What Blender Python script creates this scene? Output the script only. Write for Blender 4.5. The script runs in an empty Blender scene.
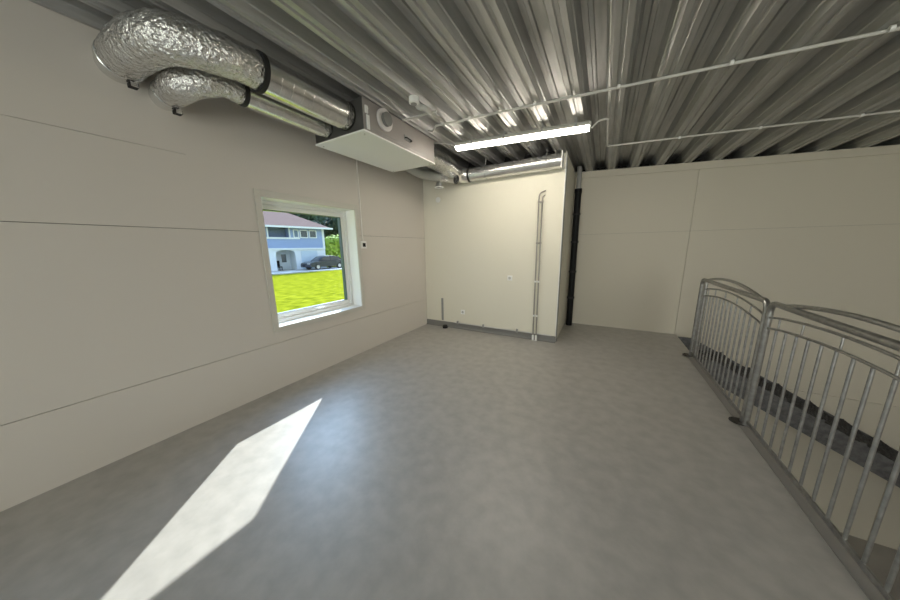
import bpy, bmesh, math, random
from mathutils import Vector, Matrix, noise

random.seed(7)
S = bpy.context.scene
COL = S.collection
H = 1.53

# ------------------------------------------------------------------ camera
def setup_camera():
    yaw, pitch, roll = math.radians(-29.6296), math.radians(10.9916), math.radians(-0.9043)
    f = Vector((math.sin(yaw) * math.cos(pitch), math.cos(yaw) * math.cos(pitch), -math.sin(pitch)))
    r = Vector((math.cos(yaw), -math.sin(yaw), 0))
    u = r.cross(f)
    r2 = math.cos(roll) * r + math.sin(roll) * u
    u2 = -math.sin(roll) * r + math.cos(roll) * u
    m = Matrix(((r2.x, u2.x, -f.x, 0), (r2.y, u2.y, -f.y, 0), (r2.z, u2.z, -f.z, H), (0, 0, 0, 1)))
    cd = bpy.data.cameras.new('camera')
    cd.sensor_fit = 'HORIZONTAL'
    cd.sensor_width = 36.0
    cd.lens = 268.2356 / 900 * 36.0
    cd.clip_start = 0.05
    cd.clip_end = 300
    co = bpy.data.objects.new('camera', cd)
    co.matrix_world = m
    COL.objects.link(co)
    S.camera = co
setup_camera()

# ------------------------------------------------------------------ world, sun, exposure
SKY = 2.0
SUN = 9.6
LED = 42.0
FILL = 185.0  # strength of the added rear fill light
GLOW = 7.5
S.view_settings.view_transform = 'Standard'
S.view_settings.look = 'None'
S.view_settings.exposure = 0.0
S.view_settings.gamma = 1.0
w = bpy.data.worlds.new('sky')
S.world = w
w.use_nodes = True
nt = w.node_tree
nt.nodes.clear()
out = nt.nodes.new('ShaderNodeOutputWorld')
bg = nt.nodes.new('ShaderNodeBackground')
tc = nt.nodes.new('ShaderNodeTexCoord')
sp = nt.nodes.new('ShaderNodeSeparateXYZ')
cr = nt.nodes.new('ShaderNodeValToRGB')
cr.color_ramp.elements[0].position = 0.0
cr.color_ramp.elements[0].color = (0.86, 0.93, 1.0, 1)
cr.color_ramp.elements[1].position = 0.7
cr.color_ramp.elements[1].color = (0.42, 0.64, 1.0, 1)
nt.links.new(tc.outputs['Generated'], sp.inputs[0])
nt.links.new(sp.outputs['Z'], cr.inputs[0])
nt.links.new(cr.outputs[0], bg.inputs[0])
# the sky is brighter around the sun
vd = nt.nodes.new('ShaderNodeVectorMath')
vd.operation = 'DOT_PRODUCT'
vd.inputs[1].default_value = Vector((-1.0, 1.266, 1.20)).normalized()
nt.links.new(tc.outputs['Generated'], vd.inputs[0])
mxn = nt.nodes.new('ShaderNodeMath'); mxn.operation = 'MAXIMUM'; mxn.inputs[1].default_value = 0.0
pwn = nt.nodes.new('ShaderNodeMath'); pwn.operation = 'POWER'; pwn.inputs[1].default_value = 5.0
man = nt.nodes.new('ShaderNodeMath'); man.operation = 'MULTIPLY_ADD'
man.inputs[1].default_value = SKY * GLOW
man.inputs[2].default_value = SKY
nt.links.new(vd.outputs['Value'], mxn.inputs[0])
nt.links.new(mxn.outputs[0], pwn.inputs[0])
nt.links.new(pwn.outputs[0], man.inputs[0])
nt.links.new(man.outputs[0], bg.inputs[1])
nt.links.new(bg.outputs[0], out.inputs[0])

sd = bpy.data.lights.new('sun', 'SUN')
sd.energy = SUN
sd.angle = math.radians(0.55)
sd.color = (1.0, 0.97, 0.95)
so = bpy.data.objects.new('sun', sd)
so.rotation_euler = Vector((1.0, -1.266, -1.20)).to_track_quat('-Z', 'Y').to_euler()
so.location = (-8, 8, 9)
COL.objects.link(so)

# added fill light, set behind made-up glazing in the rear wall (fill_glazing)
ad = bpy.data.lights.new('rear_fill', 'AREA')
ad.shape = 'RECTANGLE'
ad.size, ad.size_y = 6.4, 2.1
ad.energy = FILL
ad.color = (1.0, 0.92, 0.80)
ao = bpy.data.objects.new('rear_fill', ad)
ao.location = (1.6, -4.92, 1.35)
ao.rotation_euler = (-math.pi / 2, 0, math.pi)
COL.objects.link(ao)

# ------------------------------------------------------------------ materials
def mat(name, col, rough=0.5, metal=0.0, bump=0.0, bscale=40.0, var=0.0, vscale=6.0, emit=None, estr=0.0,
        spec=None, coat=0.0, coat_r=0.25, bdist=0.01, detail=4.0, col2=None, stretch=None):
    m = bpy.data.materials.new(name)
    m.use_nodes = True
    t = m.node_tree
    b = t.nodes['Principled BSDF']
    b.inputs['Base Color'].default_value = (*col, 1)
    b.inputs['Roughness'].default_value = rough
    b.inputs['Metallic'].default_value = metal
    if spec is not None:
        b.inputs['Specular IOR Level'].default_value = spec
    if coat:
        b.inputs['Coat Weight'].default_value = coat
        b.inputs['Coat Roughness'].default_value = coat_r
    if emit:
        b.inputs['Emission Color'].default_value = (*emit, 1)
        b.inputs['Emission Strength'].default_value = estr
    if bump or var:
        c = t.nodes.new('ShaderNodeTexCoord')
        src = c.outputs['Object']
        if stretch:
            mp = t.nodes.new('ShaderNodeMapping')
            mp.inputs['Scale'].default_value = stretch
            t.links.new(src, mp.inputs[0])
            src = mp.outputs[0]
    if var:
        n = t.nodes.new('ShaderNodeTexNoise')
        n.inputs['Scale'].default_value = vscale
        n.inputs['Detail'].default_value = detail
        t.links.new(src, n.inputs['Vector'])
        rr = t.nodes.new('ShaderNodeValToRGB')
        lo = tuple(max(0, x * (1 - var)) for x in col)
        hi = tuple(min(1, x * (1 + var)) for x in (col2 or col))
        rr.color_ramp.elements[0].position = 0.32
        rr.color_ramp.elements[1].position = 0.68
        rr.color_ramp.elements[0].color = (*lo, 1)
        rr.color_ramp.elements[1].color = (*hi, 1)
        t.links.new(n.outputs['Fac'], rr.inputs[0])
        t.links.new(rr.outputs[0], b.inputs['Base Color'])
    if bump:
        n2 = t.nodes.new('ShaderNodeTexNoise')
        n2.inputs['Scale'].default_value = bscale
        n2.inputs['Detail'].default_value = 3.0
        t.links.new(src, n2.inputs['Vector'])
        bp = t.nodes.new('ShaderNodeBump')
        bp.inputs['Strength'].default_value = bump
        bp.inputs['Distance'].default_value = bdist
        t.links.new(n2.outputs['Fac'], bp.inputs['Height'])
        t.links.new(bp.outputs[0], b.inputs['Normal'])
    return m

M = {}
M['floor'] = mat('grey_vinyl_floor', (0.40, 0.385, 0.36), 0.46, bump=0.02, bscale=60, var=0.10, vscale=10, detail=12, spec=0.5, coat=0.55, coat_r=0.38)
M['wall'] = mat('painted_panel', (0.645, 0.605, 0.55), 0.55, bump=0.01, bscale=90)
M['farwall'] = mat('beige_panel', (0.60, 0.56, 0.465), 0.55, bump=0.01, bscale=90)
M['backwall'] = mat('cream_board', (0.74, 0.71, 0.60), 0.6, bump=0.01, bscale=90)
M['seam'] = mat('panel_joint', (0.16, 0.15, 0.13), 0.8)
M['deck'] = mat('galvanised_deck', (0.46, 0.46, 0.45), 0.5, 0.65, bump=0.03, bscale=14, var=0.12, vscale=5, stretch=(6, 0.5, 6))
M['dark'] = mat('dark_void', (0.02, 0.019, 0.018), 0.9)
M['white'] = mat('white_paint', (0.86, 0.86, 0.83), 0.35)
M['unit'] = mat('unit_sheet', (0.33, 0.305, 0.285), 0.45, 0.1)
M['panel'] = mat('unit_bottom', (0.88, 0.89, 0.86), 0.5)
M['galv'] = mat('galvanised_duct', (0.74, 0.74, 0.73), 0.25, 0.95, bump=0.015, bscale=9, var=0.08, vscale=12)
M['foil'] = mat('foil_wrap', (0.74, 0.735, 0.72), 0.20, 0.95, bump=1.0, bscale=42, bdist=.02, var=0.1, vscale=20)
M['tube'] = mat('galvanised_tube', (0.38, 0.38, 0.37), 0.32, 0.85, bump=0.05, bscale=50, var=0.18, vscale=25)
M['plate'] = mat('dark_plate', (0.07, 0.065, 0.06), 0.5, 0.4)
M['steel'] = mat('grating_steel', (0.13, 0.13, 0.133), 0.55, 0.5, var=0.3, vscale=20)
M['rubber'] = mat('black_gasket', (0.012, 0.012, 0.012), 0.6)
M['black'] = mat('black_plastic', (0.006, 0.006, 0.0065), 0.5, spec=0.2)
M['greyplastic'] = mat('grey_plastic', (0.30, 0.30, 0.29), 0.5)
M['conduit'] = mat('white_conduit', (0.62, 0.61, 0.57), 0.45)
M['pipe'] = mat('steel_pipe', (0.34, 0.32, 0.29), 0.35, 0.8)
M['base'] = mat('vinyl_skirting', (0.20, 0.195, 0.185), 0.45)
M['led'] = mat('led_diffuser', (0.9, 0.9, 0.88), 0.4, emit=(1.0, 0.915, 0.79), estr=LED)
M['lawn'] = mat('lawn', (0.142, 0.155, 0.008), 0.9, bump=0.6, bscale=9, var=0.25, vscale=2.2, detail=8, col2=(0.195, 0.195, 0.012), spec=0.0, stretch=(1.6, 1, 1))
M['gravel'] = mat('driveway', (0.42, 0.41, 0.40), 0.9, var=0.2, vscale=3)
M['siding'] = mat('blue_siding', (0.28, 0.37, 0.62), 0.7, var=0.06, vscale=3, stretch=(0.2, 0.2, 30))
M['render'] = mat('white_render', (0.72, 0.76, 0.80), 0.8)
M['roof'] = mat('roof_tile', (0.185, 0.128, 0.112), 0.9, spec=0.0, var=0.14, vscale=4, stretch=(1, 1, 6))
M['hwin'] = mat('house_pane', (0.05, 0.07, 0.08), 0.08, spec=0.6)
M['recess'] = mat('balcony_recess', (0.16, 0.22, 0.33), 0.7)
M['gdoor'] = mat('garage_door', (0.52, 0.62, 0.72), 0.6)
M['car'] = mat('car_paint', (0.022, 0.028, 0.05), 0.22, 0.3, coat=0.6)
M['carglass'] = mat('car_glass', (0.02, 0.025, 0.03), 0.06, spec=0.7)
M['tyre'] = mat('tyre', (0.015, 0.015, 0.015), 0.8)
M['alloy'] = mat('alloy', (0.5, 0.5, 0.52), 0.35, 0.8)
M['leafdark'] = mat('dark_leaf', (0.030, 0.060, 0.040), 0.7, var=0.4, vscale=2)
M['leafbright'] = mat('bright_leaf', (0.30, 0.42, 0.03), 0.7, var=0.3, vscale=3)
M['leafteal'] = mat('teal_leaf', (0.05, 0.11, 0.08), 0.7, var=0.4, vscale=4)
M['bark'] = mat('bark', (0.09, 0.065, 0.045), 0.9)

def glass_mat():
    m = bpy.data.materials.new('window_glass')
    m.use_nodes = True
    t = m.node_tree
    t.nodes.clear()
    o = t.nodes.new('ShaderNodeOutputMaterial')
    mx = t.nodes.new('ShaderNodeMixShader')
    tr = t.nodes.new('ShaderNodeBsdfTransparent')
    tr.inputs[0].default_value = (0.93, 0.96, 0.95, 1)
    gl = t.nodes.new('ShaderNodeBsdfGlossy')
    gl.inputs['Roughness'].default_value = 0.01
    lw = t.nodes.new('ShaderNodeLayerWeight')
    pw = t.nodes.new('ShaderNodeMath')
    pw.operation = 'POWER'
    pw.inputs[1].default_value = 4.0
    ad = t.nodes.new('ShaderNodeMath')
    ad.operation = 'MULTIPLY_ADD'
    ad.inputs[1].default_value = 0.5
    ad.inputs[2].default_value = 0.015
    t.links.new(lw.outputs['Facing'], pw.inputs[0])
    t.links.new(pw.outputs[0], ad.inputs[0])
    t.links.new(ad.outputs[0], mx.inputs[0])
    t.links.new(tr.outputs[0], mx.inputs[1])
    t.links.new(gl.outputs[0], mx.inputs[2])
    t.links.new(mx.outputs[0], o.inputs[0])
    return m
M['glass'] = glass_mat()

# ------------------------------------------------------------------ mesh helpers
def nb():
    return bmesh.new()

def box(bm, x0, x1, y0, y1, z0, z1, bev=0.0):
    x0, x1 = min(x0, x1), max(x0, x1)
    y0, y1 = min(y0, y1), max(y0, y1)
    z0, z1 = min(z0, z1), max(z0, z1)
    vs = [bm.verts.new(p) for p in ((x0, y0, z0), (x1, y0, z0), (x1, y1, z0), (x0, y1, z0),
                                    (x0, y0, z1), (x1, y0, z1), (x1, y1, z1), (x0, y1, z1))]
    fs = [bm.faces.new([vs[i] for i in q]) for q in ((3, 2, 1, 0), (4, 5, 6, 7), (0, 1, 5, 4), (1, 2, 6, 5), (2, 3, 7, 6), (3, 0, 4, 7))]
    if bev:
        es = set(e for f in fs for e in f.edges)
        bmesh.ops.bevel(bm, geom=list(es), offset=bev, segments=2, affect='EDGES', profile=0.6)
    return bm

def prism(bm, pts, a, b, axis):
    """polygon pts (2-D) extruded from a to b along axis ('x': pts are (y,z); 'y': (x,z); 'z': (x,y))"""
    def mk(p, t):
        return {'x': (t, p[0], p[1]), 'y': (p[0], t, p[1]), 'z': (p[0], p[1], t)}[axis]
    A = [bm.verts.new(mk(p, a)) for p in pts]
    B = [bm.verts.new(mk(p, b)) for p in pts]
    n = len(pts)
    fs = [bm.faces.new(A), bm.faces.new(B[::-1])]
    for i in range(n):
        j = (i + 1) % n
        fs.append(bm.faces.new((A[i], B[i], B[j], A[j])))
    bmesh.ops.recalc_face_normals(bm, faces=fs)
    return fs

def tube(bm, pts, r, seg=14, caps=True, jit=0.0):
    """round tube along a polyline; r is a number or a list; jit crumples the surface"""
    pts = [Vector(p) for p in pts]
    n = len(pts)
    rs = r if isinstance(r, (list, tuple)) else [r] * n
    rings = []
    prev = None
    for i, p in enumerate(pts):
        if i == 0:
            d = pts[1] - pts[0]
        elif i == n - 1:
            d = pts[-1] - pts[-2]
        else:
            d = (pts[i + 1] - pts[i]).normalized() + (pts[i] - pts[i - 1]).normalized()
        if d.length < 1e-9:
            d = prev_d
        d.normalize()
        prev_d = d
        if prev is None:
            up = Vector((0, 0, 1)) if abs(d.z) < 0.9 else Vector((0, 1, 0))
            a = d.cross(up).normalized()
        else:
            a = (prev - d * prev.dot(d)).normalized()
        prev = a
        b = d.cross(a)
        ring = []
        for k in range(seg):
            t = 2 * math.pi * k / seg
            rr = rs[i]
            if jit:
                q = p + (a * math.cos(t) + b * math.sin(t)) * rr
                rr *= 1 + jit * (noise.noise(q * 22) + 0.6 * noise.noise(q * 55))
            ring.append(bm.verts.new(p + (a * math.cos(t) + b * math.sin(t)) * rr))
        rings.append(ring)
    fs = []
    for i in range(n - 1):
        for k in range(seg):
            j = (k + 1) % seg
            fs.append(bm.faces.new((rings[i][k], rings[i][j], rings[i + 1][j], rings[i + 1][k])))
    if caps:
        fs.append(bm.faces.new(rings[0][::-1]))
        fs.append(bm.faces.new(rings[-1]))
    bmesh.ops.recalc_face_normals(bm, faces=fs)
    return bm

def arc_corner(a, c, b, r, n=6):
    """points rounding the corner a-c-b with radius r"""
    a, b, c = Vector(a), Vector(b), Vector(c)
    u, v = (a - c).normalized(), (b - c).normalized()
    ang = u.angle(v)
    d = r / math.tan(ang / 2)
    p, q = c + u * d, c + v * d
    cen = c + (u + v).normalized() * (r / math.sin(ang / 2))
    o = []
    for i in range(n + 1):
        t = i / n
        x = (p - cen).normalized().slerp((q - cen).normalized(), t)
        o.append(cen + x * r)
    return o

def path(pts, r, n=6):
    """polyline with its inner corners rounded"""
    o = [Vector(pts[0])]
    for i in range(1, len(pts) - 1):
        o += arc_corner(pts[i - 1], pts[i], pts[i + 1], r, n)
    o.append(Vector(pts[-1]))
    return o

def spline(pts, n=8):
    pts = [Vector(p) for p in pts]
    P = [pts[0] * 2 - pts[1]] + pts + [pts[-1] * 2 - pts[-2]]
    o = []
    for i in range(1, len(P) - 2):
        for k in range(n):
            t = k / n
            p0, p1, p2, p3 = P[i - 1:i + 3]
            o.append(0.5 * ((2 * p1) + (p2 - p0) * t + (2 * p0 - 5 * p1 + 4 * p2 - p3) * t * t + (3 * p1 - p0 - 3 * p2 + p3) * t ** 3))
    o.append(pts[-1])
    return o

def disc(bm, c, axis, r, t, seg=24):
    """short cylinder centred at c, thickness t along axis"""
    c = Vector(c)
    ax = {'x': Vector((1, 0, 0)), 'y': Vector((0, 1, 0)), 'z': Vector((0, 0, 1))}[axis]
    tube(bm, [c - ax * t / 2, c + ax * t / 2], r, seg)
    return bm

def ringmesh(bm, c, axis, ro, ri, t, seg=28):
    c = Vector(c)
    ax = {'x': Vector((1, 0, 0)), 'y': Vector((0, 1, 0)), 'z': Vector((0, 0, 1))}[axis]
    up = Vector((0, 0, 1)) if axis != 'z' else Vector((0, 1, 0))
    a = ax.cross(up).normalized()
    b = ax.cross(a)
    prof = ((ri, -t / 2), (ri, t / 2), (ri + (ro - ri) * .25, t * .62), (ro - (ro - ri) * .25, t * .62), (ro, t / 2), (ro, -t / 2))
    R = []
    for k in range(seg):
        q = 2 * math.pi * k / seg
        d = a * math.cos(q) + b * math.sin(q)
        R.append([bm.verts.new(c + d * rr + ax * tt) for rr, tt in prof])
    fs = []
    m = len(prof)
    for k in range(seg):
        j = (k + 1) % seg
        for i in range(m):
            l = (i + 1) % m
            fs.append(bm.faces.new((R[k][i], R[j][i], R[j][l], R[k][l])))
    bmesh.ops.recalc_face_normals(bm, faces=fs)
    return bm

def obj(name, bm, m, parent=None, smooth=False, origin=None, bevel=0.0):
    """link a bmesh given in world coordinates as ONE object; origin becomes its location"""
    base = parent_world(parent)
    if origin is None and parent is None:
        xs = [v.co for v in bm.verts]
        origin = Vector(((min(p.x for p in xs) + max(p.x for p in xs)) / 2, (min(p.y for p in xs) + max(p.y for p in xs)) / 2, min(p.z for p in xs)))
    o_w = Vector(origin) if origin is not None else base
    bmesh.ops.translate(bm, verts=bm.verts[:], vec=-o_w)
    me = bpy.data.meshes.new(name)
    bm.to_mesh(me)
    bm.free()
    me.materials.append(m if not isinstance(m, str) else M[m])
    if smooth:
        for p in me.polygons:
            p.use_smooth = True
        try:
            me.set_sharp_from_angle(angle=math.radians(40))
        except Exception:
            pass
    o = bpy.data.objects.new(name, me)
    COL.objects.link(o)
    o.location = o_w - base
    if parent is not None:
        o.parent = parent
    if bevel:
        b = o.modifiers.new('bevel', 'BEVEL')
        b.width = bevel
        b.segments = 2
        b.limit_method = 'ANGLE'
    return o

def parent_world(p):
    v = Vector((0, 0, 0))
    while p is not None:
        v = v + p.location
        p = p.parent
    return v

def tag(o, label, cat, group=None, kind=None):
    o['label'] = label
    o['category'] = cat
    if group:
        o['group'] = group
    if kind:
        o['kind'] = kind
    return o

def thing(name, label, cat, loc, group=None, kind=None):
    o = bpy.data.objects.new(name, None)
    COL.objects.link(o)
    o.location = loc
    o.empty_display_size = 0.1
    return tag(o, label, cat, group, kind)

def struct(name, bm, m, label, cat, smooth=False):
    o = obj(name, bm, m, smooth=smooth)
    return tag(o, label, cat, kind='structure')

# ------------------------------------------------------------------ the room
XL, XM, XR = -3.06, 1.20, 6.6          # left wall, mezzanine edge, hall's right wall
YR, YB, YF = -4.6, 4.42, 5.78          # rear wall, partition front, far wall
XP = -0.575                            # partition's free edge
ZL = -2.8                              # lower hall floor
def zc(x):                             # underside of the deck ribs
    return 2.830 - 0.0524 * x

bm = nb()
box(bm, XL, XM, YR, YF, -0.22, 0)
struct('floor', bm, 'floor', 'grey mottled vinyl floor with a bright sun patch', 'floor')
bm = nb()
box(bm, XM - 0.075, XM + 0.012, YR, 4.66, 0.0005, 0.006)
box(bm, XM + 0.0005, XM + 0.012, YR, 4.66, -0.22, 0.006)
struct('trim_1', bm, mat('edge_strip', (0.25, 0.24, 0.225), 0.5), 'grey edge strip along the floor below the railing', 'floor edge strip')
bm = nb()
box(bm, XL - 0.4, XR + 0.3, YR - 0.3, YF + 0.4, ZL - 0.2, ZL)
struct('floor_lower', bm, mat('lower_concrete', (0.36, 0.34, 0.31), 0.6, var=0.1, vscale=2), 'lower hall floor seen past the railing', 'floor')

# left wall of wide sandwich panels with fine open joints and a window opening
WY0, WY1, WZ0, WZ1 = 1.524, 2.750, 0.684, 2.085      # hole in the wall
T = 0.30
G = 0.0022
bm = nb()
rows = [(ZL, 0.526), (0.526, 1.722), (1.722, 3.02)]
for y0, y1, hole in ((YR, WY0 - 3.3, 0), (WY0 - 3.3, WY1 - 3.3, 1), (WY1 - 3.3, 1.02, 0), (1.02, WY0, 0), (WY0, WY1, 1), (WY1, YF, 0)):
    rr = rows if y0 >= 1.0 else rows[:2] + [(1.722, 2.318), (2.318, 3.02)]
    for z0, z1 in rr:
        g0 = .0013 if z0 == 2.318 else G
        g1 = .0013 if z1 == 2.318 else G
        spans = [(z0 + g0, z1 - g1)]
        if hole:
            spans = [(z0 + g0, min(z1 - g1, WZ0)), (max(z0 + g0, WZ1), z1 - g1)]
        for p, q in spans:
            if q - p > .001:
                box(bm, XL - 0.02, XL, y0, y1, p, q)
wl = struct('wall_left', bm, 'wall', 'long grey-beige panel wall on the left with the window in it', 'wall')
bm = nb()
for y0, y1, z0, z1 in ((YR - .3, WY0 - 3.3, ZL, 3.3), (WY1 - 3.3, WY0, ZL, 3.3), (WY1, YF + .4, ZL, 3.3), (WY0, WY1, ZL, WZ0), (WY0, WY1, WZ1, 3.3),
                       (WY0 - 3.3, WY1 - 3.3, ZL, WZ0), (WY0 - 3.3, WY1 - 3.3, WZ1, 3.3)):
    box(bm, XL - T, XL - 0.021, y0, y1, z0, z1)
o = obj('panel_core', bm, 'seam', wl)

# far wall
bm = nb()
for x0, x1 in ((XL - .02, 1.180), (1.180, 3.72), (3.72, XR + .1)):
    for z0, z1 in ((ZL, -0.66), (-0.66, 1.738), (1.738, 3.0)):
        p = [(x0 + G, z0 + .0014), (x1 - G, z0 + .0014), (x1 - G, min(z1 - .0014, zc(x1))), (x0 + G, min(z1 - .0014, zc(x0)))]
        prism(bm, p, YF, YF + 0.02, 'y')
wf = struct('wall_far', bm, 'farwall', 'beige panel wall at the far end behind the railing', 'wall')
bm = nb()
prism(bm, [(XL - .3, ZL), (XR + .3, ZL), (XR + .3, zc(XR + .3)), (XL - .3, zc(XL - .3))], YF + 0.021, YF + 0.12, 'y')
obj('panel_core', bm, 'seam', wf)
bm = nb()
box(bm, XL - .3, XR + .3, YF + 0.40, YF + 0.55, ZL, 3.4)
obj('void_shade_sheet', bm, 'dark', wf)  # near-black sheet put in to give the rib gaps their darkness
bm = nb()
x0, x1 = XP + 0.02, XR
prism(bm, [(x0, zc(x0) - .115), (x1, zc(x1) - .085), (x1, zc(x1) - .002), (x0, zc(x0) - .002)], YF - 0.025, YF - 0.0005, 'y')
struct('trim_2', bm, 'farwall', 'sloping flashing strip along the top of the far wall', 'trim')

# partition (service shaft) with cream front
bm = nb()
box(bm, XL + .001, XP, YB, YB + 0.1, 0.0, 2.815)
box(bm, XP - 0.1, XP, YB + 0.1, YF - .001, 0.0, zc(XP) - .004)
wb = struct('wall_back', bm, 'backwall', 'cream partition wall that juts into the room', 'wall')
bm = nb()
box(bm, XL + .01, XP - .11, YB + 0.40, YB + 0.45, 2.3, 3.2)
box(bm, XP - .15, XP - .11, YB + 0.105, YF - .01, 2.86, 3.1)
obj('void_shade_sheet', bm, 'dark', wb)  # near-black sheets stand in for the unlit shaft above the partition
bm = nb()
box(bm, XP - 0.004, XP + 0.006, YB - 0.006, YB + 0.034, 0.1, zc(XP) - .006)
struct('trim_3', bm, 'white', 'pale corner bead on the free edge of the cream partition', 'trim')
bm = nb()
box(bm, XP + .0005, XP + 0.012, YB + .05, YB + .11, 0.0, 2.78)
struct('trim_4', bm, 'greyplastic', 'grey vertical strip on the side of the cream partition', 'trim')
bm = nb()
pts = [(YB - .0005, 0.104), (YB - .011, 0.100), (YB - .013, 0.03), (YB - .022, 0.008), (YB - .04, 0.0008), (YB - .0005, 0.0008)]
prism(bm, pts, XL + .001, XP + .004, 'x')
struct('baseboard_back', bm, 'base', 'grey coved vinyl skirting along the cream partition', 'skirting')

# rear and right walls, lower walls
bm = nb()
for x0, x1, z0, z1 in ((XL - .3, -1.6, ZL, 3.3), (4.8, XR + .3, ZL, 3.3), (-1.6, 4.8, ZL, .3), (-1.6, 4.8, 2.4, 3.3)):
    box(bm, x0, x1, YR - 0.2, YR, z0, z1)
struct('wall_rear', bm, 'wall', 'wall behind the viewer', 'wall')
bm = nb()
box(bm, XR, XR + 0.2, YR, YF + .4, ZL, 3.2)
struct('wall_right', bm, 'wall', 'wall of the lower hall on the far right', 'wall')
bm = nb()
box(bm, XM - 0.15, XM - .005, YR, YF - .001, ZL, -0.221)
struct('wall_lower', bm, 'wall', 'wall below the edge of the upper floor', 'wall')

# trapezoid steel deck: ribs run along Y
def deck():
    bm = nb()
    P = 0.34
    hh = 0.135
    prof = []
    k0 = -9
    for k in range(k0, 22):
        c = -0.345 + P * k
        for dx, dz in ((-.050, 0), (-.018, 0), (-.010, .012), (.010, .012), (.018, 0), (.050, 0),
                       (.068, .05), (.076, .056), (.100, hh), (.135, hh), (.143, hh - .012), (.165, hh - .012), (.173, hh), (.205, hh)):
            prof.append((c + dx, zc(c + dx) + dz))
        # descending web of the next rib is made by the jump to the next bottom flange
        c2 = c + P
        prof.append((c2 - .100, zc(c2 - .1) + hh))
        prof.append((c2 - .076, zc(c2 - .076) + .056))
        prof.append((c2 - .068, zc(c2 - .068) + .05))
    y0, y1 = YR - .25, YF + .5
    ny = 2
    A = [bm.verts.new((x, y0, z)) for x, z in prof]
    B = [bm.verts.new((x, y1, z)) for x, z in prof]
    for i in range(len(prof) - 1):
        bm.faces.new((A[i], A[i + 1], B[i + 1], B[i]))
    bmesh.ops.recalc_face_normals(bm, faces=bm.faces[:])
    return bm
ceil = struct('ceiling', deck(), 'deck', 'ribbed galvanised steel roof deck', 'ceiling')
sm = ceil.modifiers.new('thickness', 'SOLIDIFY')
sm.thickness = 0.003
sm.offset = 0
bm = nb()
prism(bm, [(XL - .6, zc(XL - .6) + .15), (XR + .4, zc(XR + .4) + .15), (XR + .4, zc(XR + .4) + .35), (XL - .6, zc(XL - .6) + .35)], YR - .4, YF + .7, 'y')
obj('roof_insulation', bm, 'dark', ceil)

# ------------------------------------------------------------------ the window
M['casing'] = mat('casing_paint', (0.60, 0.58, 0.52), 0.45)
M['gasket'] = mat('dark_gasket', (0.06, 0.10, 0.10), 0.4)
def frame_bm(x0, x1, y0, y1, z0, z1, ay0, ay1, az0, az1, bev=0.003):
    """rectangular frame: outer y0..y1,z0..z1, inner ay0..ay1, az0..az1"""
    b = nb()
    box(b, x0, x1, y0, ay0, z0, z1, bev)
    box(b, x0, x1, ay1, y1, z0, z1, bev)
    box(b, x0, x1, ay0, ay1, z0, az0, bev)
    box(b, x0, x1, ay0, ay1, az1, z1, bev)
    return b
def window(name, label, dy):
    IY0, IY1, IZ0, IZ1 = 1.544 + dy, 2.730 + dy, 0.704, 2.065
    WY0, WY1 = 1.524 + dy, 2.750 + dy
    win = thing(name, label, 'window', (XL - .2, (WY0 + WY1) / 2, WZ0), kind='structure')
    obj('casing', frame_bm(XL + .0005, XL + .016, 1.487 + dy, 2.790 + dy, 0.645, 2.135, IY0, IY1, IZ0, IZ1), 'casing', win)
    obj('reveal_lining', frame_bm(XL - .20, XL + .0, WY0 + .001, WY1 - .001, WZ0 + .001, WZ1 - .001, IY0, IY1, IZ0, IZ1, 0.001), 'white', win)
    obj('window_frame', frame_bm(XL - .27, XL - .165, IY0 + .0005, IY1 - .0005, IZ0 + .0005, IZ1 - .0005, IY0 + .04, IY1 - .04, IZ0 + .045, IZ1 - .04), 'white', win)
    sash = obj('sash', frame_bm(XL - .24, XL - .185, IY0 + .041, IY1 - .041, IZ0 + .046, IZ1 - .041, IY0 + .088, IY1 - .088, IZ0 + .100, IZ1 - .092, .006), 'white', win)
    bm = nb()
    box(bm, XL - .230, XL - .224, IY0 + .0885, IY1 - .0885, IZ0 + .1005, IZ1 - .0925)
    obj('glass_pane', bm, 'glass', sash)
    obj('gasket', frame_bm(XL - .236, XL - .184, IY0 + .0882, IY1 - .0882, IZ0 + .1002, IZ1 - .0922, IY0 + .094, IY1 - .100, IZ0 + .104, IZ1 - .096, 0.0), 'gasket', sash)
    bm = nb()
    yc = 2.13 + dy
    box(bm, XL - .186, XL - .172, yc - .035, yc + .035, IZ0 + .062, IZ0 + .088, .004)
    tube(bm, path([(XL - .175, yc, IZ0 + .075), (XL - .14, yc, IZ0 + .075), (XL - .138, yc + .10, IZ0 + .08)], .012), .009, 10)
    obj('handle', bm, 'white', sash, True)


window('window_1', 'white framed window in the left wall looking onto the lawn', 0.0)
window('bounce_window', 'added white framed window for sun bounce, unseen behind the viewer', -3.3)  # second window added out of view so sun bounces onto the left wall

bm = nb()
for x in (-1.6, -.02, 1.57, 3.16, 4.74):
    box(bm, x, x + .06, YR - .12, YR - .06, .3, 2.4)
for z in (.3, 2.34):
    box(bm, -1.6, 4.8, YR - .115, YR - .065, z, z + .06)
w2 = tag(obj('fill_glazing', bm, 'white'), 'added glazing for the fill light, unseen behind the viewer', 'window', kind='structure')  # unseen glazing, made up to carry the rear fill
bm = nb(); box(bm, -1.59, 4.79, YR - .093, YR - .087, .31, 2.39); obj('glass_pane', bm, 'glass', w2)

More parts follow.
